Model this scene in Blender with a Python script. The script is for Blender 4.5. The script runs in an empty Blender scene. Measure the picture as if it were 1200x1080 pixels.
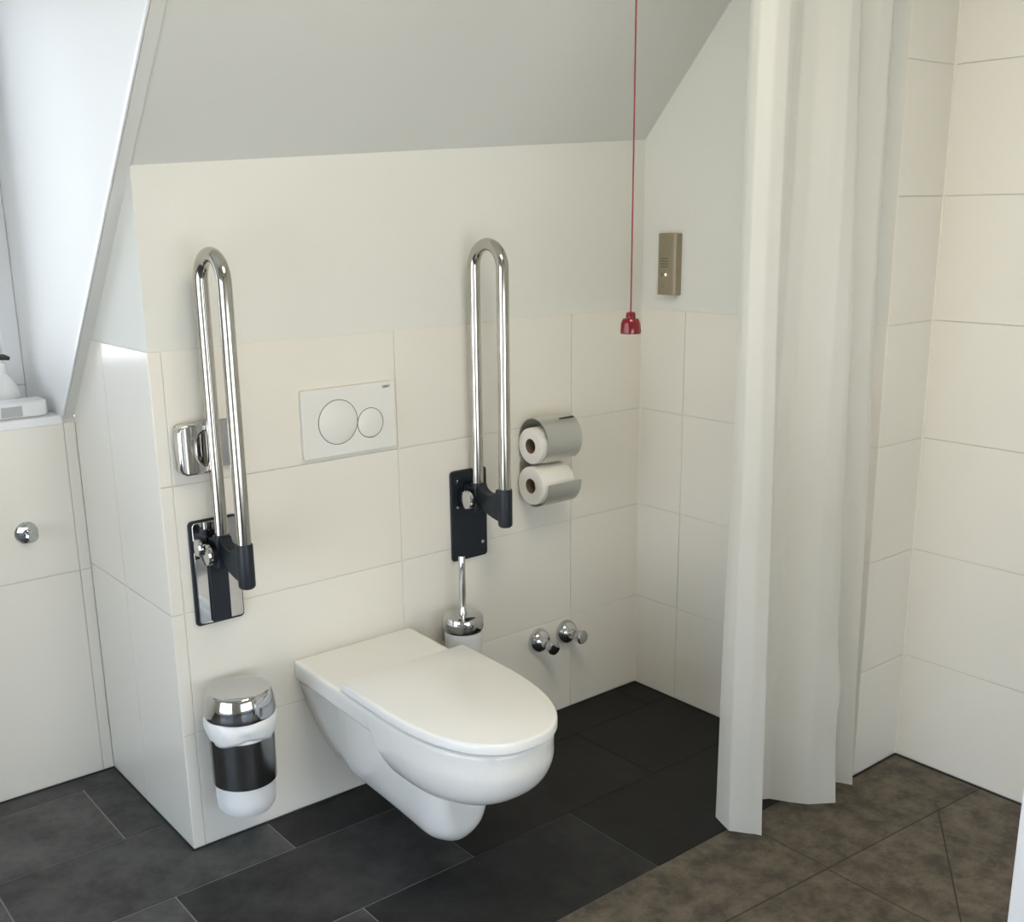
import bpy, bmesh, math, random
from mathutils import Vector, Matrix
random.seed(7)
PI = math.pi
SC = bpy.context.scene
COL = SC.collection

# ---------------------------------------------------------------- camera
F_PX, PITCH, YAW, ROLL = 1273.94, -0.2573, 0.6678, -0.0161
CAM = Vector((-0.871, -2.2779, 1.4712)); PX, PY = 573.80, 587.77
Fw = Vector((math.sin(YAW)*math.cos(PITCH), math.cos(YAW)*math.cos(PITCH), math.sin(PITCH)))
Rt = Vector((math.cos(YAW), -math.sin(YAW), 0)); Up = Rt.cross(Fw)
R2 = Rt*math.cos(ROLL) + Up*math.sin(ROLL); U2 = -Rt*math.sin(ROLL) + Up*math.cos(ROLL)
cd = bpy.data.cameras.new('camera'); cam = bpy.data.objects.new('camera', cd); COL.objects.link(cam)
m = Matrix((R2, U2, -Fw)).transposed().to_4x4(); m.translation = CAM; cam.matrix_world = m
cd.sensor_fit = 'HORIZONTAL'; cd.sensor_width = 36; cd.lens = F_PX*36/1200
cd.shift_x = (600-PX)/1200; cd.shift_y = (PY-540)/1200; cd.clip_start = 0.02
SC.camera = cam

# ---------------------------------------------------------------- sky, exposure
w = bpy.data.worlds.new('sky'); SC.world = w; w.use_nodes = True
nt = w.node_tree; nt.nodes.clear()
wo = nt.nodes.new('ShaderNodeOutputWorld'); bg = nt.nodes.new('ShaderNodeBackground')
tc = nt.nodes.new('ShaderNodeTexCoord'); sx = nt.nodes.new('ShaderNodeSeparateXYZ')
rp = nt.nodes.new('ShaderNodeValToRGB')
rp.color_ramp.elements[0].position = 0.0; rp.color_ramp.elements[0].color = (0.96, 0.975, 1.0, 1)
rp.color_ramp.elements[1].position = 0.6; rp.color_ramp.elements[1].color = (0.45, 0.66, 1.0, 1)
nt.links.new(tc.outputs['Generated'], sx.inputs[0]); nt.links.new(sx.outputs['Z'], rp.inputs[0])
nt.links.new(rp.outputs[0], bg.inputs[0]); nt.links.new(bg.outputs[0], wo.inputs[0])
bg.inputs[1].default_value = 5.2
SC.view_settings.view_transform = 'Standard'; SC.view_settings.look = 'None'
SC.view_settings.gamma = 1.0; SC.view_settings.use_curve_mapping = False
SC.view_settings.exposure = 0.09
LAMP_NEAR, LAMP_FILL = 11.5, 0.8

# ---------------------------------------------------------------- materials
def mat(name, col, rough=0.5, metal=0.0, spec=0.5, coat=0.0, noise=0.0, nscale=6.0, col2=None,
        bump=0.0, bscale=40.0, emit=None, es=0.0, trans=0.0, detail=3.0, rough_noise=0.0, randomize=0.0):
    M = bpy.data.materials.new(name); M.use_nodes = True
    t = M.node_tree; b = t.nodes['Principled BSDF']
    b.inputs['Base Color'].default_value = (*col, 1); b.inputs['Roughness'].default_value = rough
    b.inputs['Metallic'].default_value = metal; b.inputs['Specular IOR Level'].default_value = spec
    b.inputs['Coat Weight'].default_value = coat; b.inputs['Coat Roughness'].default_value = 0.08
    if trans: b.inputs['Transmission Weight'].default_value = trans
    if emit: b.inputs['Emission Color'].default_value = (*emit, 1); b.inputs['Emission Strength'].default_value = es
    tcn = t.nodes.new('ShaderNodeTexCoord')
    if noise or col2:
        n = t.nodes.new('ShaderNodeTexNoise'); n.inputs['Scale'].default_value = nscale
        n.inputs['Detail'].default_value = detail; n.inputs['Roughness'].default_value = 0.72 if detail > 5 else 0.6
        geo = t.nodes.new('ShaderNodeNewGeometry')
        t.links.new(geo.outputs['Position'], n.inputs['Vector'])
        r = t.nodes.new('ShaderNodeValToRGB')
        r.color_ramp.elements[0].position = 0.40 if detail > 5 else 0.32; r.color_ramp.elements[1].position = 0.61 if detail > 5 else 0.70
        c2 = col2 if col2 else tuple(c*(1-noise) for c in col)
        r.color_ramp.elements[0].color = (*c2, 1); r.color_ramp.elements[1].color = (*col, 1)
        t.links.new(n.outputs['Fac'], r.inputs[0])
        out = r.outputs[0]
        if randomize:
            oi = t.nodes.new('ShaderNodeObjectInfo'); mr = t.nodes.new('ShaderNodeMapRange')
            mr.inputs['To Min'].default_value = 1-randomize; mr.inputs['To Max'].default_value = 1+randomize
            hs = t.nodes.new('ShaderNodeHueSaturation')
            t.links.new(oi.outputs['Random'], mr.inputs[0]); t.links.new(mr.outputs[0], hs.inputs['Value'])
            t.links.new(out, hs.inputs['Color']); out = hs.outputs[0]
        t.links.new(out, b.inputs['Base Color'])
        if rough_noise:
            mr2 = t.nodes.new('ShaderNodeMapRange'); mr2.inputs['To Min'].default_value = rough-rough_noise
            mr2.inputs['To Max'].default_value = rough+rough_noise
            t.links.new(n.outputs['Fac'], mr2.inputs[0]); t.links.new(mr2.outputs[0], b.inputs['Roughness'])
    if bump:
        n2 = t.nodes.new('ShaderNodeTexNoise'); n2.inputs['Scale'].default_value = bscale; n2.inputs['Detail'].default_value = 4
        geo2 = t.nodes.new('ShaderNodeNewGeometry'); t.links.new(geo2.outputs['Position'], n2.inputs['Vector'])
        bp = t.nodes.new('ShaderNodeBump'); bp.inputs['Strength'].default_value = bump; bp.inputs['Distance'].default_value = 0.004
        t.links.new(n2.outputs['Fac'], bp.inputs['Height']); t.links.new(bp.outputs[0], b.inputs['Normal'])
    return M

M_PLASTER = mat('white_plaster', (0.77, 0.768, 0.715), 0.85, noise=0.02, nscale=1.5, bump=0.10, bscale=60, spec=0.2)
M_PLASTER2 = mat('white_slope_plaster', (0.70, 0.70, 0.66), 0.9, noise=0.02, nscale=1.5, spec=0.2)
M_TILE = mat('cream_wall_tile', (0.83, 0.80, 0.725), 0.22, noise=0.02, nscale=2.0, bump=0.015, bscale=9, spec=0.45)
M_GROUT = mat('wall_grout', (0.68, 0.655, 0.60), 0.9)
M_SILICONE = mat('cream_silicone', (0.84, 0.80, 0.70), 0.5)
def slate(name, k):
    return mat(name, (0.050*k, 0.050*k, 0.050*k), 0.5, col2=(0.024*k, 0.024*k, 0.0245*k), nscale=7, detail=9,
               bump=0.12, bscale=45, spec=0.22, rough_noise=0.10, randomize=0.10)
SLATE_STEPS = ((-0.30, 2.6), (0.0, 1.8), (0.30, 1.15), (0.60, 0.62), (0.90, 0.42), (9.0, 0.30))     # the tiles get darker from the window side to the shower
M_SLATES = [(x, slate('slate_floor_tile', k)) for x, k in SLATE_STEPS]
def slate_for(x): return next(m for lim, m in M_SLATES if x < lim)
M_BROWN = mat('brown_stone_floor_tile', (0.165, 0.137, 0.104), 0.6, col2=(0.070, 0.060, 0.047), nscale=15, detail=12,
              bump=0.18, bscale=40, spec=0.25, rough_noise=0.1, randomize=0.06)
M_FGROUT = mat('floor_grout', (0.27, 0.27, 0.265), 0.9, noise=0.25, nscale=8)
M_BASEJOINT = mat('dark_base_joint', (0.018, 0.018, 0.018), 0.7)
M_CERAMIC = mat('white_ceramic', (0.86, 0.85, 0.81), 0.09, spec=0.5, coat=0.3)
M_SEAT = mat('white_duroplast', (0.86, 0.86, 0.84), 0.22, spec=0.45)
M_CHROME = mat('polished_chrome', (0.60, 0.605, 0.61), 0.06, metal=1.0)
M_CHROME_WARM = mat('polished_steel', (0.52, 0.50, 0.46), 0.13, metal=1.0)
M_BRUSHED = mat('brushed_steel', (0.64, 0.645, 0.62), 0.30, metal=1.0)
M_BAND = mat('dark_polished_band', (0.27, 0.275, 0.275), 0.2, metal=1.0)
M_NAVY = mat('charcoal_blue_plastic', (0.011, 0.016, 0.023), 0.42, spec=0.4)
M_WHITEPL = mat('white_plastic', (0.84, 0.845, 0.84), 0.35)
M_PLATE = mat('flush_plate_plastic', (0.80, 0.795, 0.76), 0.35)
M_BAG = mat('white_bin_liner', (0.86, 0.86, 0.85), 0.4, bump=0.3, bscale=30)
M_FROST = mat('frosted_white_cup', (0.80, 0.81, 0.80), 0.5)
M_PAPER = mat('toilet_paper', (0.86, 0.83, 0.77), 0.95, bump=0.25, bscale=120, spec=0.1)
M_CARD = mat('cardboard_core', (0.20, 0.145, 0.09), 0.9)
M_RED = mat('glossy_red_plastic', (0.20, 0.004, 0.011), 0.18, coat=0.4)
M_CORD = mat('red_cord', (0.30, 0.05, 0.055), 0.7)
M_BRONZE = mat('champagne_anodised', (0.31, 0.265, 0.18), 0.42, metal=0.35, noise=0.05, nscale=60)
M_DARK = mat('dark_detail', (0.04, 0.037, 0.03), 0.7)
M_DARKGREY = mat('dark_grey_gap', (0.13, 0.13, 0.12), 0.7)
M_GREY = mat('grey_plastic', (0.42, 0.44, 0.45), 0.5)
M_TEAL = mat('teal_sticker', (0.03, 0.22, 0.20), 0.5)
M_WHITEWOOD = mat('white_lacquer', (0.84, 0.845, 0.86), 0.35)
M_LED = mat('white_led', (1, 1, 0.95), 0.3, emit=(1, 0.97, 0.88), es=1.2)
M_LAMP_NEAR = mat('lamp_diffuser', (1, 1, 1), 0.5, emit=(1.0, 0.89, 0.69), es=LAMP_NEAR)
M_LAMP_FILL = mat('lamp_diffuser_fill', (1, 1, 1), 0.5, emit=(1.0, 0.89, 0.69), es=LAMP_FILL)  # second lamp, unseen behind the camera, added as weak fill
M_TROW = mat('white_painted_lining', (0.82, 0.815, 0.79), 0.55)

def curtain_material():
    M = bpy.data.materials.new('white_curtain_fabric'); M.use_nodes = True; t = M.node_tree; t.nodes.clear()
    o = t.nodes.new('ShaderNodeOutputMaterial'); d = t.nodes.new('ShaderNodeBsdfDiffuse'); tr = t.nodes.new('ShaderNodeBsdfTranslucent')
    tp = t.nodes.new('ShaderNodeBsdfTransparent'); m1 = t.nodes.new('ShaderNodeMixShader'); m2 = t.nodes.new('ShaderNodeMixShader')
    d.inputs[0].default_value = (0.86, 0.855, 0.81, 1); tr.inputs[0].default_value = (0.86, 0.855, 0.81, 1)
    m1.inputs[0].default_value = 0.42; m2.inputs[0].default_value = 0.07
    t.links.new(d.outputs[0], m1.inputs[1]); t.links.new(tr.outputs[0], m1.inputs[2])
    t.links.new(m1.outputs[0], m2.inputs[1]); t.links.new(tp.outputs[0], m2.inputs[2]); t.links.new(m2.outputs[0], o.inputs[0])
    return M
M_CURTAIN = curtain_material()

def glass_material():
    M = bpy.data.materials.new('window_glass'); M.use_nodes = True; t = M.node_tree; t.nodes.clear()
    o = t.nodes.new('ShaderNodeOutputMaterial'); g = t.nodes.new('ShaderNodeBsdfGlossy'); tp = t.nodes.new('ShaderNodeBsdfTransparent')
    mx = t.nodes.new('ShaderNodeMixShader'); fr = t.nodes.new('ShaderNodeFresnel'); fr.inputs[0].default_value = 1.45
    g.inputs['Roughness'].default_value = 0.02; tp.inputs[0].default_value = (0.95, 0.97, 0.98, 1)
    t.links.new(fr.outputs[0], mx.inputs[0]); t.links.new(tp.outputs[0], mx.inputs[1]); t.links.new(g.outputs[0], mx.inputs[2])
    t.links.new(mx.outputs[0], o.inputs[0]); return M
M_GLASS = glass_material()

# ---------------------------------------------------------------- mesh helpers
def link(name, me, m, parent=None, smooth=None, bevel=0.0, seg=2):
    if m is not None: me.materials.append(m)
    if smooth is not None:
        for p in me.polygons: p.use_smooth = True
        me.set_sharp_from_angle(angle=math.radians(smooth))
    o = bpy.data.objects.new(name, me); COL.objects.link(o)
    if parent: o.parent = parent; o.matrix_parent_inverse = Matrix.Identity(4)
    if bevel:
        b = o.modifiers.new('bevel', 'BEVEL'); b.width = bevel; b.segments = seg; b.limit_method = 'ANGLE'; b.angle_limit = math.radians(40)
        for p in me.polygons: p.use_smooth = True
        b.harden_normals = True
    return o
def bm_mesh(bm):
    bmesh.ops.recalc_face_normals(bm, faces=bm.faces)
    me = bpy.data.meshes.new('mesh'); bm.to_mesh(me); bm.free(); return me
def add_box(bm, a, b):
    (x0, y0, z0), (x1, y1, z1) = a, b
    v = [bm.verts.new(p) for p in ((x0,y0,z0),(x1,y0,z0),(x1,y1,z0),(x0,y1,z0),(x0,y0,z1),(x1,y0,z1),(x1,y1,z1),(x0,y1,z1))]
    for f in ((3,2,1,0),(4,5,6,7),(0,1,5,4),(1,2,6,5),(2,3,7,6),(3,0,4,7)): bm.faces.new([v[i] for i in f])
def box(name, a, b, m, parent=None, bevel=0.0, seg=2):
    bm = bmesh.new(); add_box(bm, a, b); return link(name, bm_mesh(bm), m, parent, None, bevel, seg)
def add_prism(bm, pts, vec):
    """closed polygon of 3D points swept by vec"""
    vec = Vector(vec); a = [bm.verts.new(p) for p in pts]; b = [bm.verts.new(Vector(p)+vec) for p in pts]
    bm.faces.new(a); bm.faces.new(b[::-1]); n = len(a)
    for i in range(n): bm.faces.new((a[i], b[i], b[(i+1)%n], a[(i+1)%n]))
def prism(name, pts, vec, m, parent=None, bevel=0.0, smooth=None, seg=2):
    bm = bmesh.new(); add_prism(bm, pts, vec); return link(name, bm_mesh(bm), m, parent, smooth, bevel, seg)
def frame_of(d):
    d = d.normalized(); a = Vector((0,0,1)) if abs(d.z) < 0.9 else Vector((1,0,0))
    u = d.cross(a).normalized(); return u, d.cross(u).normalized()
def add_tube(bm, pts, r, n=16, cap=True):
    pts = [Vector(p) for p in pts]; rings = []; u = None
    for i, p in enumerate(pts):
        d = (pts[min(i+1, len(pts)-1)] - pts[max(i-1, 0)]).normalized()
        if u is None: u, v = frame_of(d)
        else:
            u = (u - d*u.dot(d)).normalized(); v = d.cross(u)
        rr = r[i] if isinstance(r, (list, tuple)) else r
        rings.append([bm.verts.new(p + u*math.cos(2*PI*k/n)*rr + v*math.sin(2*PI*k/n)*rr) for k in range(n)])
    for a, b in zip(rings, rings[1:]):
        for k in range(n): bm.faces.new((a[k], a[(k+1)%n], b[(k+1)%n], b[k]))
    if cap: bm.faces.new(rings[0]); bm.faces.new(rings[-1])
def tube(name, pts, r, m, parent=None, n=20, smooth=40, cap=True):
    bm = bmesh.new(); add_tube(bm, pts, r, n, cap); return link(name, bm_mesh(bm), m, parent, smooth)
def lathe(name, prof, m, parent=None, n=40, axis=(0,0,1), origin=(0,0,0), smooth=35, closed=False):
    """prof: (radius, height) along axis"""
    ax = Vector(axis).normalized(); u, v = frame_of(ax); o = Vector(origin); bm = bmesh.new(); rings = []
    for r, h in prof:
        if r < 1e-6: rings.append([bm.verts.new(o + ax*h)])
        else: rings.append([bm.verts.new(o + ax*h + u*r*math.cos(2*PI*k/n) + v*r*math.sin(2*PI*k/n)) for k in range(n)])
    seq = list(zip(rings, rings[1:])) + ([(rings[-1], rings[0])] if closed else [])
    for a, b in seq:
        for k in range(n):
            if len(a) == 1 and len(b) == 1: continue
            if len(a) == 1: bm.faces.new((a[0], b[k], b[(k+1)%n]))
            elif len(b) == 1: bm.faces.new((a[k], a[(k+1)%n], b[0]))
            else: bm.faces.new((a[k], a[(k+1)%n], b[(k+1)%n], b[k]))
    return link(name, bm_mesh(bm), m, parent, smooth)
def rrect(x0, x1, z0, z1, r, y, n=5):
    pts = []
    for cx, cz, a0 in ((x1-r, z1-r, 0), (x0+r, z1-r, 90), (x0+r, z0+r, 180), (x1-r, z0+r, 270)):
        for k in range(n+1):
            a = math.radians(a0 + 90*k/n); pts.append((cx+r*math.cos(a), y, cz+r*math.sin(a)))
    return pts
def tag(o, label, cat, group=None):
    o['label'] = label; o['category'] = cat
    if group: o['group'] = group
    return o
def thing(name, label, cat, loc=(0,0,0), group=None):
    o = bpy.data.objects.new(name, None); COL.objects.link(o); o.location = loc; o.empty_display_size = 0.05
    return tag(o, label, cat, group)
def struct(o, label=None):
    o['kind'] = 'structure'
    if label: o['label'] = label
    return o
def rebase(t):
    """children were modelled in world coordinates: keep them there"""
    bpy.context.view_layer.update()
    for c in t.children: c.matrix_parent_inverse = Matrix.Translation(t.location).inverted()

# ---------------------------------------------------------------- dimensions
H = 0.30                       # wall tile height
WX = 1.514                     # right wall
YS, XD = -0.81, 1.714          # shower wall, shower side wall
YW = 0.536                     # window wall
XL, YF, ZC = -2.0, -3.3, 2.5   # room ends
K = 1.10                       # roof slope dz/dy
ZL, ZR = 1.585, 1.680          # kink height at x=0 and at the right wall
def zk(x): return ZL + (ZR-ZL)*max(0.0, min(1.0, x/WX))
T = 0.0028                     # tile thickness over plaster

# ---------------------------------------------------------------- walls
bm = bmesh.new()
def ring(x): return [(x, T, 0), (x, T, zk(x)), (x, 0.75, zk(x)-K*0.75), (x, 0.75, 0)]
a = [bm.verts.new(p) for p in ring(T)]; b = [bm.verts.new(p) for p in ring(WX+0.1)]
bm.faces.new(a); bm.faces.new(b)
for i in range(4): bm.faces.new((a[i], a[(i+1)%4], b[(i+1)%4], b[i]))
wall_back = struct(link('wall_back', bm_mesh(bm), M_PLASTER), 'white plastered wall with cream tiles behind the toilet')
wall_right = struct(box('wall_right', (WX+T, YS+T, 0), (1.95, 0.3, ZC+0.05), M_PLASTER), 'wall with cream tiles below and white plaster above, call unit on it')
wall_shower = struct(box('wall_shower', (XD+T, YF, 0), (1.95, YS+T, ZC+0.05), M_GROUT), 'cream tiled side wall of the shower')
bm = bmesh.new(); add_box(bm, (XL-0.1, YW+T, 0), (T, YW+0.5, 0.99))
wall_window = struct(link('wall_window', bm_mesh(bm), M_GROUT), 'white tiled low wall below the dormer window')
LW = (-2.0, -0.10, 0.05, 1.60)     # unseen side-wall window, added for daylight from the left: y0, y1, z0, z1
bm = bmesh.new()
add_box(bm, (XL-0.1, YF, 0), (XL, LW[0], ZC+0.05)); add_box(bm, (XL-0.1, LW[1], 0), (XL, YW+T, ZC+0.05))
add_box(bm, (XL-0.1, LW[0], 0), (XL, LW[1], LW[2])); add_box(bm, (XL-0.1, LW[0], LW[3]), (XL, LW[1], ZC+0.05))
struct(link('wall_left', bm_mesh(bm), M_PLASTER), 'white side wall with an added fill window')
FW = (-1.2, 1.0, 0.12, 1.20)     # unseen front-wall window, added for low frontal daylight: x0, x1, z0, z1
bm = bmesh.new()
add_box(bm, (XL-0.1, YF-0.1, 0), (FW[0], YF, ZC+0.05)); add_box(bm, (FW[1], YF-0.1, 0), (1.95, YF, ZC+0.05))
add_box(bm, (FW[0], YF-0.1, 0), (FW[1], YF, FW[2])); add_box(bm, (FW[0], YF-0.1, FW[3]), (FW[1], YF, ZC+0.05))
struct(link('wall_front', bm_mesh(bm), M_PLASTER), 'white wall facing the toilet wall, with an added fill window')
struct(box('ceiling', (XL-0.1, YF-0.1, ZC), (1.95, -0.60, ZC+0.1), M_PLASTER), 'flat white ceiling')

# sloped ceiling: slab pieces around the dormer opening
DX0, DX1, DZ = -1.25, -0.03, 2.15      # dormer opening
SY0 = (ZL-DZ)/K
bm = bmesh.new()
def slab(x0, x1, ya0, ya1, yb0, yb1, z00, z01):
    """slope piece between x0 and x1; ya/yb lower/upper y at each x; z0 = kink height at each x"""
    lo = [(x0, ya0, z00-K*ya0), (x1, ya1, z01-K*ya1), (x1, yb1, z01-K*yb1), (x0, yb0, z00-K*yb0)]
    hi = [(p[0], p[1]+0.075, p[2]+0.068) for p in lo]
    v = [bm.verts.new(p) for p in lo+hi]
    for f in ((0,1,2,3),(7,6,5,4),(0,4,5,1),(1,5,6,2),(2,6,7,3),(3,7,4,0)): bm.faces.new([v[i] for i in f])
yt = lambda z0: (z0-ZC-0.02)/K
N = 8
for i in range(N):
    x0, x1 = WX*i/N, WX*(i+1)/N
    slab(x0, x1 + (0.05 if i == N-1 else 0), 0.05, 0.05, yt(zk(x0)), yt(zk(x1)), zk(x0), zk(x1))
slab(-0.015, 0, 0.56, 0.56, yt(ZL), yt(ZL), ZL, ZL)
slab(XL-0.05, DX0, 0.56, 0.56, yt(ZL), yt(ZL), ZL, ZL)
slab(DX0, DX1, SY0, SY0, yt(ZL), yt(ZL), ZL, ZL)
bmesh.ops.remove_doubles(bm, verts=bm.verts, dist=1e-4)
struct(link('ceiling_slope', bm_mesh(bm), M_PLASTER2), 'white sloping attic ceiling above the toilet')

# dormer niche: cheeks, sill, ceiling, front
YD = 0.825
cheek = [(0, 0.545, 0.985), (0, YD+0.08, 0.985), (0, YD+0.08, DZ+0.03), (0, SY0-0.02, DZ+0.03)]
struct(prism('wall_dormer_cheek', [(DX1, y, z) for _, y, z in cheek], (0.028, 0, 0), M_TROW), 'bright white cheek of the dormer window niche')
struct(prism('wall_dormer_cheek_far', [(DX0-0.03, y, z) for _, y, z in cheek], (0.03, 0, 0), M_TROW))
struct(box('trim_1', (DX0, YW-0.002, 0.975), (DX1, YD+0.08, 0.998), M_WHITEWOOD, bevel=0.004), 'white window sill board')
struct(box('ceiling_dormer', (DX0-0.03, SY0-0.02, DZ), (DX1+0.028, YD+0.08, DZ+0.05), M_TROW))
def slope_bar(name, x0, x1, off0, off1, m):
    """bar lying on the slope from the sill up to the ceiling; off = distance into the room"""
    n = Vector((0, -K, -1)).normalized(); pts = []
    for y, o in ((0.535, off0), (0.535, off1), (yt(ZL)+0.03, off1), (yt(ZL)+0.03, off0)):
        p = Vector((x0, y, ZL-K*y)) + n*o; pts.append(p)
    return prism(name, pts, (x1-x0, 0, 0), m, bevel=0.0015)
struct(slope_bar('trim_2', DX1-0.0015, DX1+0.003, -0.006, 0.0045, M_WHITEWOOD), 'thin white edge bead along the dormer opening')
struct(slope_bar('trim_3', DX1+0.004, 0.004, -0.005, 0.0025, M_PLASTER2), 'narrow white lining strip beside the dormer opening')

# window in the dormer front
win = bpy.data.objects.new('window_1', None); COL.objects.link(win); win.location = (-0.64, YD, 1.0); struct(win, 'white framed dormer window')
def win_box(name, a, b, m, bevel=0.004): return box(name, a, b, m, win, bevel)
win_box('window_frame', (DX0, YD, 0.998), (DX1, YD+0.06, 1.045), M_WHITEWOOD); win_box('window_frame', (DX0, YD, DZ-0.05), (DX1, YD+0.06, DZ), M_WHITEWOOD)
for x0 in (DX0, -0.665, DX1-0.05): win_box('window_frame', (x0, YD, 1.045), (x0+0.05, YD+0.06, DZ-0.05), M_WHITEWOOD)
for x0, x1 in ((DX0+0.05, -0.665), (-0.615, DX1-0.05)):
    bm = bmesh.new(); s = 0.045
    add_box(bm, (x0, YD+0.012, 1.045), (x1, YD+0.05, 1.045+s)); add_box(bm, (x0, YD+0.012, DZ-0.05-s), (x1, YD+0.05, DZ-0.05))
    add_box(bm, (x0, YD+0.012, 1.045+s), (x0+s, YD+0.05, DZ-0.05-s)); add_box(bm, (x1-s, YD+0.012, 1.045+s), (x1, YD+0.05, DZ-0.05-s))
    sash = link('sash', bm_mesh(bm), M_WHITEWOOD, win, bevel=0.003)
    box('pane', (x0+s, YD+0.028, 1.045+s), (x1-s, YD+0.034, DZ-0.05-s), M_GLASS, sash)
rebase(win)

win = bpy.data.objects.new('fill_window_side', None); COL.objects.link(win); win.location = (XL, (LW[0]+LW[1])/2, LW[2]); struct(win, 'unseen white framed window added in the side wall for daylight')
for z0 in (LW[2], LW[3]-0.06): win_box('window_frame', (XL-0.08, LW[0], z0), (XL-0.02, LW[1], z0+0.06), M_WHITEWOOD)
for y0 in (LW[0], (LW[0]+LW[1])/2-0.03, LW[1]-0.06): win_box('window_frame', (XL-0.08, y0, LW[2]+0.06), (XL-0.02, y0+0.06, LW[3]-0.06), M_WHITEWOOD)
for y0, y1 in ((LW[0]+0.06, (LW[0]+LW[1])/2-0.03), ((LW[0]+LW[1])/2+0.03, LW[1]-0.06)):
    win_box('pane', (XL-0.053, y0, LW[2]+0.06), (XL-0.047, y1, LW[3]-0.06), M_GLASS, 0)
rebase(win)

win = bpy.data.objects.new('fill_window_front', None); COL.objects.link(win); win.location = ((FW[0]+FW[1])/2, YF, FW[2]); struct(win, 'unseen white framed window added to light the toilet wall')
for z0 in (FW[2], FW[3]-0.06): win_box('window_frame', (FW[0], YF-0.08, z0), (FW[1], YF-0.02, z0+0.06), M_WHITEWOOD)
xm = (FW[0]+FW[1])/2
for x0 in (FW[0], xm-0.03, FW[1]-0.06): win_box('window_frame', (x0, YF-0.08, FW[2]+0.06), (x0+0.06, YF-0.02, FW[3]-0.06), M_WHITEWOOD)
for x0, x1 in ((FW[0]+0.06, xm-0.03), (xm+0.03, FW[1]-0.06)):
    win_box('pane', (x0, YF-0.053, FW[2]+0.06), (x1, YF-0.047, FW[3]-0.06), M_GLASS, 0)
rebase(win)

# ---------------------------------------------------------------- wall tiles (pieces)
_tc = {}
def tile(parent, org, u, v, n, lu, lv, m, gap=0.0020, name='wall_tile', proud=0.0):
    """tile whose front face lies at org, spanned by unit vectors u, v, facing n"""
    key = (round(lu, 4), round(lv, 4), m.name, gap)
    if key not in _tc:
        bm = bmesh.new(); g = gap/2; c = 0.0007; d = T-0.0006
        P = [[(g, g), (lu-g, g), (lu-g, lv-g), (g, lv-g)], [(g, g), (lu-g, g), (lu-g, lv-g), (g, lv-g)],
             [(g+c, g+c), (lu-g-c, g+c), (lu-g-c, lv-g-c), (g+c, lv-g-c)]]
        zz = [-d-0.0006, -c, 0]
        R = [[bm.verts.new((x, y, z)) for x, y in P[i]] for i, z in enumerate(zz)]
        for A, B in zip(R, R[1:]):
            for k in range(4): bm.faces.new((A[k], A[(k+1)%4], B[(k+1)%4], B[k]))
        bm.faces.new(R[-1])
        me = bm_mesh(bm); me.materials.append(m); _tc[key] = me
    o = bpy.data.objects.new(name, _tc[key]); COL.objects.link(o)
    u, v, n = Vector(u), Vector(v), Vector(n)
    M = Matrix((u, v, n)).transposed().to_4x4(); M.translation = Vector(org) + n*proud
    o.parent = parent; o.matrix_world = M
    return o
def jit(): return random.uniform(-0.0004, 0.0003)
EX, EY, EZ = (1,0,0), (0,1,0), (0,0,1)
# back wall (faces -y): u = +x, v = +z
colsA = [0.0, 0.030, 0.630, 1.230, WX]
for i in range(4):
    for j in range(4):
        z0 = i*H + (0.004 if i == 0 else 0); tile(wall_back, (colsA[j], 0, z0), EX, EZ, (0,-1,0), colsA[j+1]-colsA[j], (i+1)*H-z0, M_TILE, proud=jit())
# box side (faces -x): u = -y, v = +z
for y0, y1 in ((0.0, 0.285), (0.285, YW)):
    for z0, z1 in ((0.004, 0.6), (0.6, 1.2)):
        if z1 > ZL-K*y1:      # upper back tile is cut along the slope
            pts = [(y0, z0), (y1, z0), (y1, ZL-K*y1-0.004), ((ZL-1.2)/K, z1), (y0, z1)]
            g = 0.0011
            bmx = bmesh.new(); add_prism(bmx, [(0.0, y+(g if y == y0 else 0), z+(g if z == z0 else 0)) for y, z in pts], (T-0.0004, 0, 0))
            link('wall_tile', bm_mesh(bmx), M_TILE, wall_back); continue
        tile(wall_back, (0, y1, z0), (0,-1,0), EZ, (-1,0,0), y1-y0, z1-z0, M_TILE, proud=jit())
# right wall (faces -x)
for y0, y1 in ((-0.17, 0.0), (-0.77, -0.17), (YS, -0.77)):
    for i in range(4):
        z0 = i*H + (0.004 if i == 0 else 0); tile(wall_right, (WX, y1, z0), (0,-1,0), EZ, (-1,0,0), y1-y0, (i+1)*H-z0, M_TILE, proud=jit())
# shower return (faces -y), tiled to the ceiling
for i in range(8):
    z0 = i*H + (0.004 if i == 0 else 0); tile(wall_right, (WX, YS, z0), EX, EZ, (0,-1,0), XD-WX, (i+1)*H-z0, M_TILE, proud=jit())
# shower side wall (faces -x)
ys = [YS, -1.41, -2.01, -2.61, -3.21]
for y1, y0 in zip(ys, ys[1:]):
    for i in range(8):
        z0 = i*H + (0.004 if i == 0 else 0); tile(wall_shower, (XD, y1, z0), (0,-1,0), EZ, (-1,0,0), y1-y0, (i+1)*H-z0, M_TILE, proud=jit())
# window wall (faces -y)
xs = [0.0, -0.03, -0.63, -1.23, -1.83, XL]
for x1, x0 in zip(xs, xs[1:]):
    for z0, z1 in ((0.004, 0.585), (0.585, 0.978)):
        tile(wall_window, (x0, YW, z0), EX, EZ, (0,-1,0), x1-x0, z1-z0, M_TILE, proud=jit())
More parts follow.
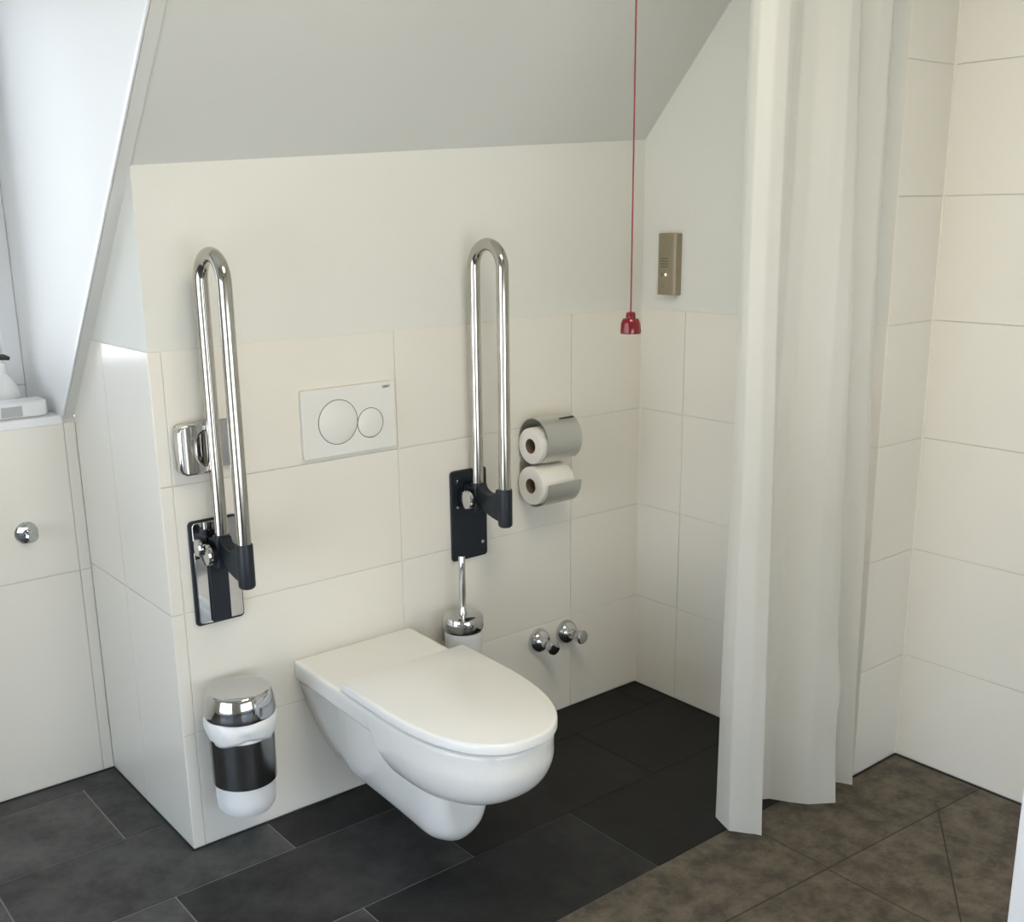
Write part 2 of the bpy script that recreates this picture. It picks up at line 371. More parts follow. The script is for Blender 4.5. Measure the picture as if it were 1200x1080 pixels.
# silicone and base joints
struct(tube('trim_4', [(XD+0.001, YS+0.001, 0.004), (XD+0.001, YS+0.001, 2.40)], 0.0042, M_SILICONE, n=8), 'cream silicone joint in the shower corner')
struct(tube('trim_5', [(WX+0.001, 0.001, 0.004), (WX+0.001, 0.001, 1.2)], 0.0030, M_SILICONE, n=8), 'cream silicone joint between the tiled walls')
for k, (a, b) in enumerate((((0, -0.0015), (WX, -0.0015)), ((WX-0.0015, 0), (WX-0.0015, YS)), ((WX, YS-0.0015), (XD, YS-0.0015)), ((XD-0.0015, YS), (XD-0.0015, YF)),
               ((-0.0015, 0), (-0.0015, YW)), ((XL, YW-0.0015), (0, YW-0.0015)))):
    struct(tube('baseboard_%d' % (k+1), [(*a, 0.001), (*b, 0.001)], 0.0030, M_BASEJOINT, n=6), 'dark joint where the wall tiles meet the floor')

# ---------------------------------------------------------------- floor
floor = struct(box('floor', (XL-0.1, YF-0.1, -0.12), (1.95, YW+0.3, -0.0018), M_FGROUT), 'dark slate tiled floor with brown stone shower area')
_fc = {}
def floor_poly(pts, m, gap=0.0035):
    """tile from a convex counter-clockwise polygon, inset by half the joint"""
    n = len(pts); out = []
    for i in range(n):
        p0, p1, p2 = Vector(pts[i-1]), Vector(pts[i]), Vector(pts[(i+1)%n])
        d1, d2 = (p1-p0).normalized(), (p2-p1).normalized(); n1, n2 = Vector((-d1.y, d1.x)), Vector((-d2.y, d2.x))
        q = p1 + (n1+n2)*(gap/2)/max(0.2, 1+n1.dot(n2)); out.append(q)
    c = sum(out, Vector((0,0)))/n
    key = (tuple((round(p.x-c.x, 3), round(p.y-c.y, 3)) for p in out), m.name)
    if key not in _fc:
        bm = bmesh.new(); rel = [p-c for p in out]
        R = [[bm.verts.new((p.x*s, p.y*s, z)) for p in rel] for s, z in ((1, -0.006), (1, -0.0006), (0.998, 0.0))]
        for A, B in zip(R, R[1:]):
            for k in range(n): bm.faces.new((A[k], A[(k+1)%n], B[(k+1)%n], B[k]))
        bm.faces.new(R[-1]); me = bm_mesh(bm); me.materials.append(m); _fc[key] = me
    o = bpy.data.objects.new('floor_tile', _fc[key]); COL.objects.link(o); o.location = (c.x, c.y, random.uniform(-0.0002, 0)); o.parent = floor
box('shower_grout_bed', (0.002, -1.90, -0.0030), (XD, -0.7600, -0.0010), mat('dark_brown_grout', (0.045, 0.038, 0.03), 0.9), floor)
def rect(x0, x1, y0, y1): return [(x0, y0), (x1, y0), (x1, y1), (x0, y1)]
LT, RH = 0.614, 0.3067
yb = [YW, 0.467]
while yb[-1] > YF: yb.append(yb[-1]-RH)
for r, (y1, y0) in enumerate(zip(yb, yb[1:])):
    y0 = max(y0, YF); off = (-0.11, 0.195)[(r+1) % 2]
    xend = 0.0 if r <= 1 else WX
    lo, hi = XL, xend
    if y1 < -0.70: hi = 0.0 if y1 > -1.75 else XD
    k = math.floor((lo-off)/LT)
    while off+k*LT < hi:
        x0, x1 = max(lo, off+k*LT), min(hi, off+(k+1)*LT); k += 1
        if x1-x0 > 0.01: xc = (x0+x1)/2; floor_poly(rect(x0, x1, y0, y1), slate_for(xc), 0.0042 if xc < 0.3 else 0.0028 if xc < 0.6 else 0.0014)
YB = yb[5]        # where the brown shower tiles begin
ly = lambda x: -1.003-0.067*(x-0.909)
for x0, x1 in ((0.0, 0.492), (0.492, 1.106), (1.106, XD)):
    floor_poly([(x0, ly(x0)), (x1, ly(x1)), (x1, YB), (x0, YB)], M_BROWN)
floor_poly([(0.0, -1.47), (0.492, -1.47), (0.492, ly(0.492)), (0.0, ly(0.0))], M_BROWN)
floor_poly([(0.492, -1.47), (0.95, -1.47), (1.10, -1.35), (1.10, ly(1.1)), (0.492, ly(0.492))], M_BROWN)
floor_poly([(1.10, -1.35), (1.53, ly(1.53)), (1.10, ly(1.10))], M_BROWN)
floor_poly([(0.95, -1.47), (XD, -1.47), (XD, ly(XD)), (1.53, ly(1.53)), (1.10, -1.35)], M_BROWN)
YE = [y for y in yb if y < -1.75][0]
for x0, x1 in ((0.0, 0.492), (0.492, 1.106), (1.106, XD)): floor_poly(rect(x0, x1, YE, -1.47), M_BROWN)

# ---------------------------------------------------------------- ceiling lamps and shower screen (mostly outside the frame)
for lx, ly_, where in ((0.20, -1.45, 'nearer the shower'), (-0.95, -2.55, 'added behind the view as fill')):
    t = thing('ceiling_lamp', 'square white ceiling lamp panel ' + where, 'lamp', (lx, ly_, ZC), 'ceiling lamp panels')
    box('lamp_housing', (lx-0.36, ly_-0.36, ZC-0.05), (lx+0.36, ly_+0.36, ZC), M_WHITEPL, t, 0.006)
    box('diffuser', (lx-0.34, ly_-0.34, ZC-0.058), (lx+0.34, ly_+0.34, ZC-0.05), M_LAMP_NEAR if lx > 0 else M_LAMP_FILL, t); rebase(t)
t = thing('shower_screen', 'low white screen panel standing beside the shower', 'shower screen', (0.856, -1.62, 0.0))
box('panel', (0.702, -1.640, 0.020), (1.010, -1.600, 0.900), M_WHITEWOOD, t, 0.003)
tube('top_rail', [(0.702, -1.62, 0.905), (1.010, -1.62, 0.905)], 0.014, M_CHROME, t)
for x in (0.76, 0.95): tube('foot', [(x, -1.62, 0.0), (x, -1.62, 0.022)], 0.012, M_CHROME, t, 16)
rebase(t)

# ---------------------------------------------------------------- toilet
TX = 0.472
t = thing('wall_hung_toilet', 'white ceramic wall-hung toilet with closed lid', 'toilet', (TX, -0.35, 0.06))
def dplan(hw, yback, ystr, yfront, n=28, p=2.25):
    """D shaped plan, counter-clockwise seen from above: back edge, straight sides, rounded nose"""
    pts = [(-hw, yback)]
    for k in range(n+1):
        a = PI + PI*k/n; c, s = math.cos(a), math.sin(a)
        pts.append((hw*math.copysign(abs(c)**(2/p), c), ystr - (ystr-yfront)*abs(s)**(2/p)))
    pts.append((hw, yback)); return pts
def add_stack(bm, sections):
    """sections: list of 3D loops with equal counts, capped"""
    R = [[bm.verts.new(p) for p in s] for s in sections]; n = len(R[0])
    for A, B in zip(R, R[1:]):
        for k in range(n): bm.faces.new((A[k], A[(k+1)%n], B[(k+1)%n], B[k]))
    bm.faces.new(R[0]); bm.faces.new(R[-1])
bm = bmesh.new()
# deck / rim
rimz = [(0.358, 0.168), (0.366, 0.1735), (0.405, 0.1750), (0.4125, 0.173)]
SH = 0.04     # the bowl points slightly away from square to the wall
add_stack(bm, [[(TX+x+SH*y, y, z) for x, y in dplan(hw, 0.0, -0.40, -0.734+(0.1745-hw)*1.0, p=2.4)] for z, hw in rimz])
# bowl
secs = []
for k in range(15):
    f = k/14; z = 0.248 + (0.395-0.248)*f; s = math.sqrt(max(0.0, 1-(1-f)**2.4))
    s = min(1.0, s*1.02); hw = 0.085 + (0.1752-0.085)*s; yfr = -0.580 - (0.7347-0.580)*s; ybk = -0.44 + 0.09*f; yst = -0.46 + 0.05*f
    secs.append([(TX+x+SH*y, y, z) for x, y in dplan(hw, ybk, yst, yfr, p=2.3)])
add_stack(bm, secs)
# trap body: from the wall flange to the foot
def usec(y, prof, zb):
    L = [(TX-w+SH*y, y, z) for z, w in prof]; Rr = [(TX+w+SH*y, y, z) for z, w in prof[::-1]]
    return L + [(TX+SH*y, y, zb)] + Rr
wallp = [(0.412, 0.1735), (0.34, 0.161), (0.27, 0.140), (0.20, 0.114), (0.14, 0.084), (0.095, 0.052)]
trap = [(0.412, 0.108), (0.34, 0.108), (0.27, 0.107), (0.20, 0.102), (0.14, 0.090), (0.10, 0.066)]
foot = [(0.412, 0.100), (0.34, 0.098), (0.27, 0.096), (0.20, 0.092), (0.135, 0.084), (0.090, 0.062)]
tip = [(0.412, 0.090), (0.34, 0.078), (0.27, 0.068), (0.20, 0.056), (0.155, 0.044), (0.125, 0.026)]
def mixp(a, b, f): return [(p[0]*(1-f)+q[0]*f, p[1]*(1-f)+q[1]*f) for p, q in zip(a, b)]
def spl(P, m):
    """Catmull-Rom resampling of a list of equal-length tuples"""
    n = len(P)-1; out = []
    for i in range(m+1):
        g = n*i/m; k = min(n-1, int(g)); f = g-k; q = [P[max(0, min(n, k+d))] for d in (-1, 0, 1, 2)]
        out.append(tuple(0.5*((2*b) + (c-a)*f + (2*a-5*b+4*c-d)*f*f + (-a+3*b-3*c+d)*f**3) for a, b, c, d in zip(*q)))
    return out
stations = [(0.0, wallp, 0.070), (-0.050, wallp, 0.070), (-0.072, mixp(wallp, trap, 0.35), 0.07), (-0.095, mixp(wallp, trap, 0.85), 0.07), (-0.120, trap, 0.07),
            (-0.26, trap, 0.072), (-0.36, mixp(trap, foot, 0.6), 0.064), (-0.43, foot, 0.062), (-0.460, mixp(foot, tip, 0.15), 0.068), (-0.480, mixp(foot, tip, 0.38), 0.082), (-0.494, mixp(foot, tip, 0.7), 0.100), (-0.500, tip, 0.118)]
flat = [(y, zb) + tuple(v for p in pr for v in p) for y, pr, zb in stations]
loops = []
for q in spl(flat, 44):
    y, zb = q[0], q[1]; pr = [(q[2+2*i], q[3+2*i]) for i in range(6)]
    half = spl(pr + [(zb, 0.0)] + [(z, -w_) for z, w_ in pr[::-1]], 48)
    loops.append([(TX-w_+SH*y, y, z) for z, w_ in half])
add_stack(bm, loops)
body = link('ceramic_body', bm_mesh(bm), M_CERAMIC, t, None)
rm = body.modifiers.new('remesh', 'REMESH'); rm.mode = 'VOXEL'; rm.voxel_size = 0.0036; rm.use_smooth_shade = True
sm = body.modifiers.new('smooth', 'SMOOTH'); sm.factor = 0.5; sm.iterations = 9
def dlid(name, z0, z1, hw, yb_, yf, m, rnd=0.007, dome=0.0):
    bmx = bmesh.new(); S = []
    for z, ins in ((z0, rnd*0.5), (z0+rnd*0.4, 0), (z1-rnd, 0), (z1-rnd*0.3, rnd*0.35), (z1, rnd)):
        S.append([(TX+x+SH*y, y, z) for x, y in dplan(hw-ins, yb_-ins, -0.40, yf+ins, n=48, p=2.4)])
    R = [[bmx.verts.new(p) for p in s] for s in S]; n = len(R[0])
    for A, B in zip(R, R[1:]):
        for k in range(n): bmx.faces.new((A[k], A[(k+1)%n], B[(k+1)%n], B[k]))
    bmx.faces.new(R[0]); bmx.faces.new(R[-1])
    return link(name, bm_mesh(bmx), m, t, 50)
dlid('seat', 0.4130, 0.4170, 0.166, -0.262, -0.730, M_SEAT, 0.004)
dlid('lid', 0.4185, 0.4430, 0.1765, -0.248, -0.744, M_SEAT, 0.006)
for s in (-1, 1): tube('hinge', [(TX+s*0.075-0.025, -0.262, 0.4195), (TX+s*0.075+0.025, -0.262, 0.4195)], 0.007, M_SEAT, t)
rebase(t)

# ---------------------------------------------------------------- flush plate
t = thing('flush_plate', 'white rectangular flush plate with two round buttons above the toilet', 'flush plate', (0.487, 0, 0.91))
prism('plate', rrect(0.355, 0.620, 0.911, 1.078, 0.006, -0.0004), (0, -0.011, 0), M_PLATE, t, bevel=0.002)
def button(cx, cz, r):
    o = lathe('button', [(0, 0), (r-0.0012, 0), (r-0.0012, 0.0012), (r-0.003, 0.0022), (0, 0.0022)], M_PLATE, t, 48, (0,-1,0), (cx, -0.0114, cz))
    lathe('groove', [(r-0.0006, 0), (r+0.0009, 0), (r+0.0009, 0.0006), (r-0.0006, 0.0006)], M_DARKGREY, o, 48, (0,-1,0), (cx, -0.0113, cz), closed=True)
button(0.453, 0.993, 0.0545); button(0.5445, 0.980, 0.0370)
fc = bpy.data.curves.new('lettering', 'FONT'); fc.body = 'GEBERIT'; fc.size = 0.0085; fc.align_x = 'CENTER'; fc.extrude = 0.0002
tmp = bpy.data.objects.new('tmp', fc); COL.objects.link(tmp); bpy.context.view_layer.update()
me = bpy.data.meshes.new_from_object(tmp.evaluated_get(bpy.context.evaluated_depsgraph_get())); bpy.data.objects.remove(tmp)
for v in me.vertices: v.co = Vector((0.594+v.co.x*0.72, -0.0117-v.co.z, 1.0625+v.co.y))
link('lettering', me, M_DARK, t); rebase(t)

# ---------------------------------------------------------------- fold-up grab rails
def grab_rail(xc, label, chrome_plate):
    t = thing('grab_rail', label, 'grab rail', (xc, 0, 0.565), 'fold-up grab rails')
    yi, yo, zt, R = -0.047, -0.162, 1.345, 0.0575; rt = 0.0158
    pts = [(xc, yi, 0.775), (xc, yi, 1.0), (xc, yi, 1.25)]
    ym = (yi+yo)/2
    for k in range(25):
        a = PI*k/24; pts.append((xc, ym + R*math.cos(a), zt + R*math.sin(a)))
    pts += [(xc, yo, 1.25), (xc, yo, 1.0), (xc, yo, 0.760)]
    tube('rail', pts, rt, M_CHROME_WARM, t, 24)
    x0, x1, z0, z1 = xc-0.060, xc+0.060, 0.563, 0.814
    plate = prism('wall_plate', rrect(x0, x1, z0, z1, 0.010, -0.0004), (0, -0.008, 0), M_NAVY, t, bevel=0.002)
    if chrome_plate:
        prism('cover_plate', rrect(x0+0.006, x1-0.004, z0+0.006, z1-0.004, 0.008, -0.0088), (0, -0.005, 0), M_CHROME, t, bevel=0.002)
        prism('centre_strip', rrect(xc-0.024, xc+0.022, z0+0.007, 0.72, 0.003, -0.0139), (0, -0.008, 0), M_NAVY, t, bevel=0.002)
    else:
        for sx_, sz in ((x0+0.020, 0.785), (x0+0.020, 0.715), (x1-0.018, 0.603)):
            lathe('screw', [(0, 0), (0.0055, 0), (0.0050, 0.002), (0, 0.003)], M_CHROME, plate, 16, (0,-1,0), (sx_, -0.0085, sz))
        prism('sticker', rrect(xc+0.010, xc+0.034, 0.770, 0.806, 0.002, -0.0085, 2), (0, -0.0006, 0), M_TEAL, plate)
    yb_ = -0.0139 if chrome_plate else -0.0086
    box('hinge_block', (xc-0.020, -0.060, 0.705), (xc+0.020, yb_, 0.775), M_NAVY, t, 0.006)
    # arm: web between the two tubes with a concave arch below
    pr = [(-0.030, 0.782), (-0.066, 0.782)]
    for k in range(9):
        a = PI*k/8; pr.append((-0.1045+0.036*math.cos(a), 0.784-0.022*math.sin(a)))
    pr += [(-0.145, 0.784), (-0.162, 0.784), (-0.162, 0.700), (-0.148, 0.700)]
    for k in range(1, 9):
        a = 0.5*PI*k/8; pr.append((-0.148+0.075*math.sin(a)*1.0, 0.700+0.028*(1-math.cos(a))/1.0+0.008*math.sin(a)))
    pr += [(-0.050, 0.720), (-0.030, 0.715)]
    prism('arm', [(xc-0.014, y, z) for y, z in pr], (0.028, 0, 0), M_NAVY, t, bevel=0.003)
    lathe('sleeve', [(0, 0.686), (0.015, 0.686), (0.0185, 0.690), (0.0190, 0.695), (0.0190, 0.783), (0.0178, 0.787), (0.0159, 0.787)], M_NAVY, t, 24, EZ, (xc, yo, 0))
    lathe('socket', [(0, 0.745), (0.0190, 0.745), (0.0190, 0.780), (0.0178, 0.784), (0.0159, 0.784)], M_NAVY, t, 24, EZ, (xc, yi, 0))
    tube('hinge_pin', [(xc-0.034, -0.047, 0.742), (xc+0.030, -0.047, 0.742)], 0.015, M_NAVY, t)
    lathe('hinge_cap', [(0, 0), (0.026, 0), (0.026, 0.005), (0.023, 0.009), (0.012, 0.0115), (0, 0.012)], M_CHROME, t, 32, (-1,0,0), (xc-0.034, -0.047, 0.742))
    if chrome_plate:
        lathe('hinge_cap', [(0, 0), (0.021, 0), (0.021, 0.006), (0.018, 0.009), (0, 0.010)], M_CHROME, t, 32, (-1,0,0), (xc-0.046, -0.028, 0.757))
    rebase(t); return t
grab_rail(0.114, 'steel fold-up grab rail on mirror-chrome wall plate above the pedal-less bin'.replace('pedal-less bin', 'waste bin'), True)
grab_rail(0.849, 'steel fold-up grab rail on dark blue-black wall plate above the toilet brush', False)

# ---------------------------------------------------------------- chrome box holder behind the rail
t = thing('chrome_wall_holder', 'small chrome box holder with scooped edge behind the grab rail', 'wall holder', (0.105, 0, 0.93))
prism('back_plate', rrect(0.040, 0.176, 0.930, 1.038, 0.010, -0.0004), (0, -0.010, 0), M_CHROME, t, bevel=0.003)
pts = rrect(0.036, 0.100, 0.926, 1.040, 0.012, -0.0100, 5)
blk = [(0.103, 1.040), (0.050, 1.040), (0.040, 1.034), (0.036, 1.024), (0.036, 0.942), (0.040, 0.932), (0.050, 0.926), (0.103, 0.926), (0.103, 0.945)]
for k in range(1, 10):
    a = -PI/2 - PI*k/10; blk.append((0.103+0.028*math.cos(a), 0.983+0.038*math.sin(a)))
blk.append((0.103, 1.021))
prism('front_block', [(x, -0.0101, z) for x, z in blk], (0, -0.030, 0), M_CHROME, t, bevel=0.006, seg=3)
rebase(t)

# ---------------------------------------------------------------- waste bin on the wall
BX, BY = 0.103, -0.096
t = thing('waste_bin', 'small white wall-mounted waste bin with chrome lid and dark metal band', 'bin', (BX, BY, 0.11))
lathe('bin_body', [(0, 0.122), (0.045, 0.122), (0.058, 0.127), (0.0665, 0.140), (0.0690, 0.160), (0.0725, 0.335), (0.0735, 0.362), (0.070, 0.362), (0.066, 0.160), (0, 0.15)], M_WHITEPL, t, 48, EZ, (BX, BY, 0))
lathe('metal_band', [(0.0712, 0.203), (0.0740, 0.203), (0.0750, 0.300), (0.0750, 0.318), (0.0722, 0.318)], M_BAND, t, 48, EZ, (BX, BY, 0), closed=True)
bm = bmesh.new(); n = 72; rows = [(0.0752, 0.318), (0.0775, 0.326), (0.0815, 0.338), (0.0835, 0.350), (0.0825, 0.361), (0.0790, 0.368), (0.0745, 0.370)]
RR = []
for i, (r, z) in enumerate(rows):
    row = []
    for k in range(n):
        a = 2*PI*k/n; wv = 0.0022*math.sin(5*a+1.0+i*0.3)+0.0014*math.sin(11*a+i)
        row.append(bm.verts.new((BX+(r+wv*(1 if 0 < i < 6 else 0.3))*math.cos(a), BY+(r+wv)*math.sin(a), z+(0.007*math.sin(3*a+0.6) if i < 3 else 0.002*math.sin(4*a)))))
    RR.append(row)
for A, B in zip(RR, RR[1:]):
    for k in range(n): bm.faces.new((A[k], A[(k+1)%n], B[(k+1)%n], B[k]))
bag = link('bin_liner', bm_mesh(bm), M_BAG, t, 60)
so = bag.modifiers.new('thickness', 'SOLIDIFY'); so.thickness = 0.0012
lid = lathe('bin_lid', [(0, 0.368), (0.0800, 0.368), (0.0820, 0.371), (0.0818, 0.380), (0.0785, 0.406), (0.0745, 0.4215), (0.0720, 0.4270), (0.0690, 0.4290), (0.0680, 0.4285), (0, 0.4280)], M_CHROME, t, 64, EZ, (BX, BY, 0))
box('wall_bracket', (BX-0.030, BY+0.068, 0.222), (BX+0.030, -0.0004, 0.300), M_CHROME, t, 0.003)
box('lid_hinge', (BX-0.028, BY+0.070, 0.405), (BX+0.028, BY+0.083, 0.420), M_CHROME, t, 0.003)
rebase(t)

# ---------------------------------------------------------------- toilet brush
QX, QY = 0.764, -0.082
t = thing('toilet_brush', 'toilet brush with chrome lid and rod in white wall-mounted cup', 'toilet brush', (QX, QY, 0.28))
lathe('cup', [(0, 0.272), (0.036, 0.272), (0.044, 0.278), (0.0475, 0.290), (0.0510, 0.398), (0.048, 0.398), (0.044, 0.292), (0, 0.288)], M_FROST, t, 40, EZ, (QX, QY, 0))
lathe('lid', [(0, 0.400), (0.048, 0.4005), (0.0535, 0.404), (0.0552, 0.412), (0.0545, 0.434), (0.0520, 0.4395), (0.0480, 0.4415), (0.0, 0.4430)], M_CHROME, t, 48, EZ, (QX, QY, 0))
lathe('rod', [(0, 0.442), (0.011, 0.442), (0.0105, 0.452), (0.0078, 0.458), (0.0074, 0.475), (0.0090, 0.50), (0.0092, 0.600), (0.0080, 0.605), (0.0, 0.607)], M_CHROME, t, 24, EZ, (QX, QY, 0))
box('wall_bracket', (QX-0.014, QY+0.045, 0.345), (QX+0.014, -0.0004, 0.385), M_CHROME, t, 0.003)
rebase(t)

# ---------------------------------------------------------------- stop valves
def valve(x, z, label, ang, tilt):
    t = thing('stop_valve', label, 'valve', (x, 0, z), 'stop valves beside the toilet')
    lathe('rosette', [(0.0, 0.0004), (0.0375, 0.0004), (0.0380, 0.003), (0.0355, 0.013), (0.0290, 0.023), (0.0185, 0.030), (0.0135, 0.032), (0.0, 0.033)], M_CHROME, t, 40, (0,-1,0), (x, 0, z))
    ax = Vector((math.sin(ang), -math.cos(ang), tilt)).normalized()
    lathe('handle', [(0, 0), (0.0150, 0), (0.0140, 0.010), (0.0138, 0.015), (0.0160, 0.021), (0.0205, 0.038), (0.0212, 0.044), (0.0190, 0.048), (0.010, 0.0495), (0.0, 0.050)], M_CHROME, t, 32, ax, (x, -0.028, z))
    rebase(t)
valve(1.099, 0.254, 'chrome stop valve beside the toilet, the one nearer the toilet brush', 0.02, -0.10)
valve(1.207, 0.254, 'chrome stop valve beside the toilet, the one nearer the room corner', 0.12, 0.02)

# ---------------------------------------------------------------- paper holder and rolls
PX0, PX1 = 1.021, 1.158      # along the wall
t = thing('paper_holder', 'curved brushed steel double toilet paper holder', 'paper holder', (1.11, 0, 0.69))
uz, lz, yc = 0.872, 0.752, -0.062
th = 0.0016
def sheet(name, prof, x0, x1):
    """thin sheet from an open profile (y, z), given thickness"""
    bmx = bmesh.new(); n = len(prof); A = []; B = []
    for i, (y, z) in enumerate(prof):
        p0, p1 = prof[max(0, i-1)], prof[min(n-1, i+1)]
        d = Vector((p1[0]-p0[0], p1[1]-p0[1])).normalized(); nn = Vector((-d.y, d.x))*th
        A.append((y, z)); B.append((y+nn.x, z+nn.y))
    add_prism(bmx, [(x0, *p) for p in A + B[::-1]], (x1-x0, 0, 0))
    return link(name, bm_mesh(bmx), M_BRUSHED, t, 30)
R1 = 0.064
hood = [(-0.0012, uz-0.052)]
for k in range(25):
    a = math.radians(5 + (235-5)*k/24)     # from the wall side over the top, down the front
    hood.append((yc+R1*math.cos(a)*0.96, uz+R1*math.sin(a)))
hood = [(min(y, -0.0012), z) for y, z in hood]
sheet('hood', hood, PX0+0.012, PX1)
tray = []
for k in range(25):
    a = math.radians(150 - (150+150)*k/24 + 0)
    pass
tray = [(-0.0022, lz+0.052)]
for k in range(25):
    a = math.radians(-5 - 170*k/24)
    tray.append((min(-0.0022, yc+R1*0.96*math.cos(a)), lz+R1*math.sin(a)))
tray.append((yc-R1*0.96-0.001, lz+0.006)); 
sheet('tray', tray, PX0+0.012, PX1-0.004)
prism('back_plate', rrect(PX0+0.016, PX1-0.004, lz-0.030, uz+0.030, 0.006, -0.0003), (0, -0.0018, 0), M_BRUSHED, t, bevel=0.0004)
box('slot', (PX1-0.055, yc-0.030, uz+R1*0.90-0.0006), (PX1-0.004, yc-0.026, uz+R1*0.90+0.0022), M_DARK, t)
for zz in (uz, lz):
    tube('spindle', [(PX0+0.02, yc, zz-0.006), (PX1-0.004, yc, zz-0.006)], 0.006, M_BRUSHED, t, 12)
    tube('spindle_arm', [(PX1-0.006, -0.002, zz-0.006), (PX1-0.006, yc, zz-0.006)], 0.004, M_BRUSHED, t, 10)
rebase(t)
def roll(x0, x1, y, z, r, label):
    t = thing('toilet_paper_roll', label, 'paper roll', (x0, y, z), 'toilet paper rolls')
    lathe('paper', [(0.021, 0), (r-0.004, 0), (r-0.001, 0.0015), (r, 0.004), (r, x1-x0-0.003), (r-0.002, x1-x0), (0.021, x1-x0)], M_PAPER, t, 56, EX, (x0, y, z), closed=True)
    lathe('core', [(0.0195, 0.001), (0.0212, 0.001), (0.0212, x1-x0-0.001), (0.0195, x1-x0-0.001)], M_CARD, t, 32, EX, (x0, y, z), closed=True)
    rebase(t)
roll(PX0, PX1-0.02, yc, uz-0.012, 0.0500, 'white toilet paper roll covered by the curved steel hood')
roll(PX0, PX1-0.02, yc, lz-0.004, 0.0535, 'white toilet paper roll lying open in the lower steel tray')

# ---------------------------------------------------------------- emergency pull cord
ex, ey = 1.056, -0.40
t = thing('emergency_pull_cord', 'thin red emergency cord with red bell-shaped pull handle', 'pull cord', (ex, ey, 1.19))
ztop = zk(ex) - K*ey
tube('cord', [(ex, ey, 1.232), (ex, ey, ztop+0.004)], 0.0019, M_CORD, t, 8)
lathe('ceiling_rose', [(0, 0), (0.022, 0), (0.022, 0.012), (0.012, 0.022), (0, 0.022)], M_WHITEPL, t, 24, (0, 0, -1), (ex, ey, ztop+0.018))
bz = 1.188
h1 = lathe('pull_handle', [(0, bz+0.004), (0.0235, bz+0.004), (0.0245, bz), (0.0250, bz+0.002), (0.0235, bz+0.018), (0.0215, bz+0.031), (0.0185, bz+0.036), (0.0120, bz+0.0375), (0.0118, bz+0.046), (0.0100, bz+0.051), (0.0045, bz+0.0525), (0, bz+0.053)], M_RED, t, 40, EZ, (ex, ey, 0))
for k in range(6):
    a = 2*PI*k/6 + 0.35; c, s = math.cos(a), math.sin(a)
    pts = []
    for aw, z, r in ((-0.30, bz+0.003, 0.0240), (0.30, bz+0.003, 0.0240), (0.22, bz+0.027, 0.0215), (-0.22, bz+0.027, 0.0215)):
        pts.append((ex+r*math.cos(a+aw), ey+r*math.sin(a+aw), z))
    prism('grip_facet', pts, (c*0.0022, s*0.0022, 0), M_RED, h1, bevel=0.0006)
rebase(t)

# ---------------------------------------------------------------- call unit on the right wall
t = thing('call_unit', 'champagne metal call unit with speaker grille and small light', 'intercom', (WX, -0.10, 1.24))
fx = WX - 0.020
prism('housing', [(WX+T-0.0004, -0.076, 1.243), (fx, -0.078, 1.243), (fx, -0.132, 1.243), (fx+0.005, -0.142, 1.243), (WX+T-0.0004, -0.148, 1.243)], (0, 0, 0.172), M_BRONZE, t, bevel=0.0015)
for r in range(4):
    for c in range(6):
        yy, zz = -0.089-c*0.0050, 1.345-r*0.0075
        lathe('speaker_hole', [(0, 0), (0.0016, 0), (0.0016, 0.0004), (0, 0.0004)], M_DARK, t, 8, (-1,0,0), (fx, yy, zz))
lathe('indicator_light', [(0, 0), (0.0036, 0), (0.0030, 0.0010), (0, 0.0018)], M_LED, t, 20, (-1,0,0), (fx, -0.108, 1.300))
lathe('symbol', [(0.0030, 0), (0.0044, 0), (0.0044, 0.0004), (0.0030, 0.0004)], M_DARK, t, 20, (-1,0,0), (fx, -0.094, 1.300), closed=True)
lathe('microphone_hole', [(0, 0), (0.0018, 0), (0.0018, 0.0004), (0, 0.0004)], M_DARK, t, 12, (-1,0,0), (fx, -0.100, 1.267))
rebase(t)

# ---------------------------------------------------------------- chrome knob on the window wall
t = thing('chrome_wall_hook', 'round chrome hook on the tiled wall under the dormer window', 'hook', (-0.152, YW, 0.70))
lathe('rosette', [(0, 0.0004), (0.0285, 0.0004), (0.0290, 0.003), (0.0250, 0.008), (0.0130, 0.011), (0, 0.012)], M_CHROME, t, 36, (0,-1,0), (-0.152, YW, 0.711))
lathe('knob', [(0, 0.010), (0.0085, 0.010), (0.0085, 0.026), (0.0150, 0.031), (0.0165, 0.036), (0.0120, 0.041), (0, 0.042)], M_CHROME, t, 28, (0.12,-1,-0.1), (-0.152, YW, 0.711))
rebase(t)

# ---------------------------------------------------------------- things on the sill
t = thing('plastic_box', 'low white plastic box with grey front panels on the window sill', 'box', (-0.20, 0.59, 0.998))
prism('case', [(-0.36, 0.560, 0.998), (-0.072, 0.560, 0.998), (-0.058, 0.566, 0.998), (-0.052, 0.580, 0.998), (-0.052, 0.640, 0.998), (-0.36, 0.640, 0.998)], (0, 0, 0.040), M_WHITEPL, t, bevel=0.006, seg=3)
for x0, x1 in ((-0.168, -0.118), (-0.240, -0.174), (-0.312, -0.246)):
    box('front_panel', (x0, 0.5575, 1.004), (x1, 0.561, 1.029), M_GREY, t, 0.001)
rebase(t)
t = thing('pump_bottle', 'white pump bottle with dark nozzle on the window sill', 'bottle', (-0.118, 0.702, 0.998))
bxx, byy = -0.118, 0.702
lathe('bottle', [(0, 0.998), (0.042, 0.998), (0.045, 1.003), (0.044, 1.030), (0.035, 1.058), (0.020, 1.085), (0.012, 1.095), (0.011, 1.112), (0, 1.112)], M_WHITEPL, t, 36, EZ, (bxx, byy, 0))
lathe('pump_collar', [(0, 1.112), (0.0125, 1.112), (0.0125, 1.124), (0.005, 1.126), (0.0042, 1.134), (0, 1.134)], M_WHITEPL, t, 24, EZ, (bxx, byy, 0))
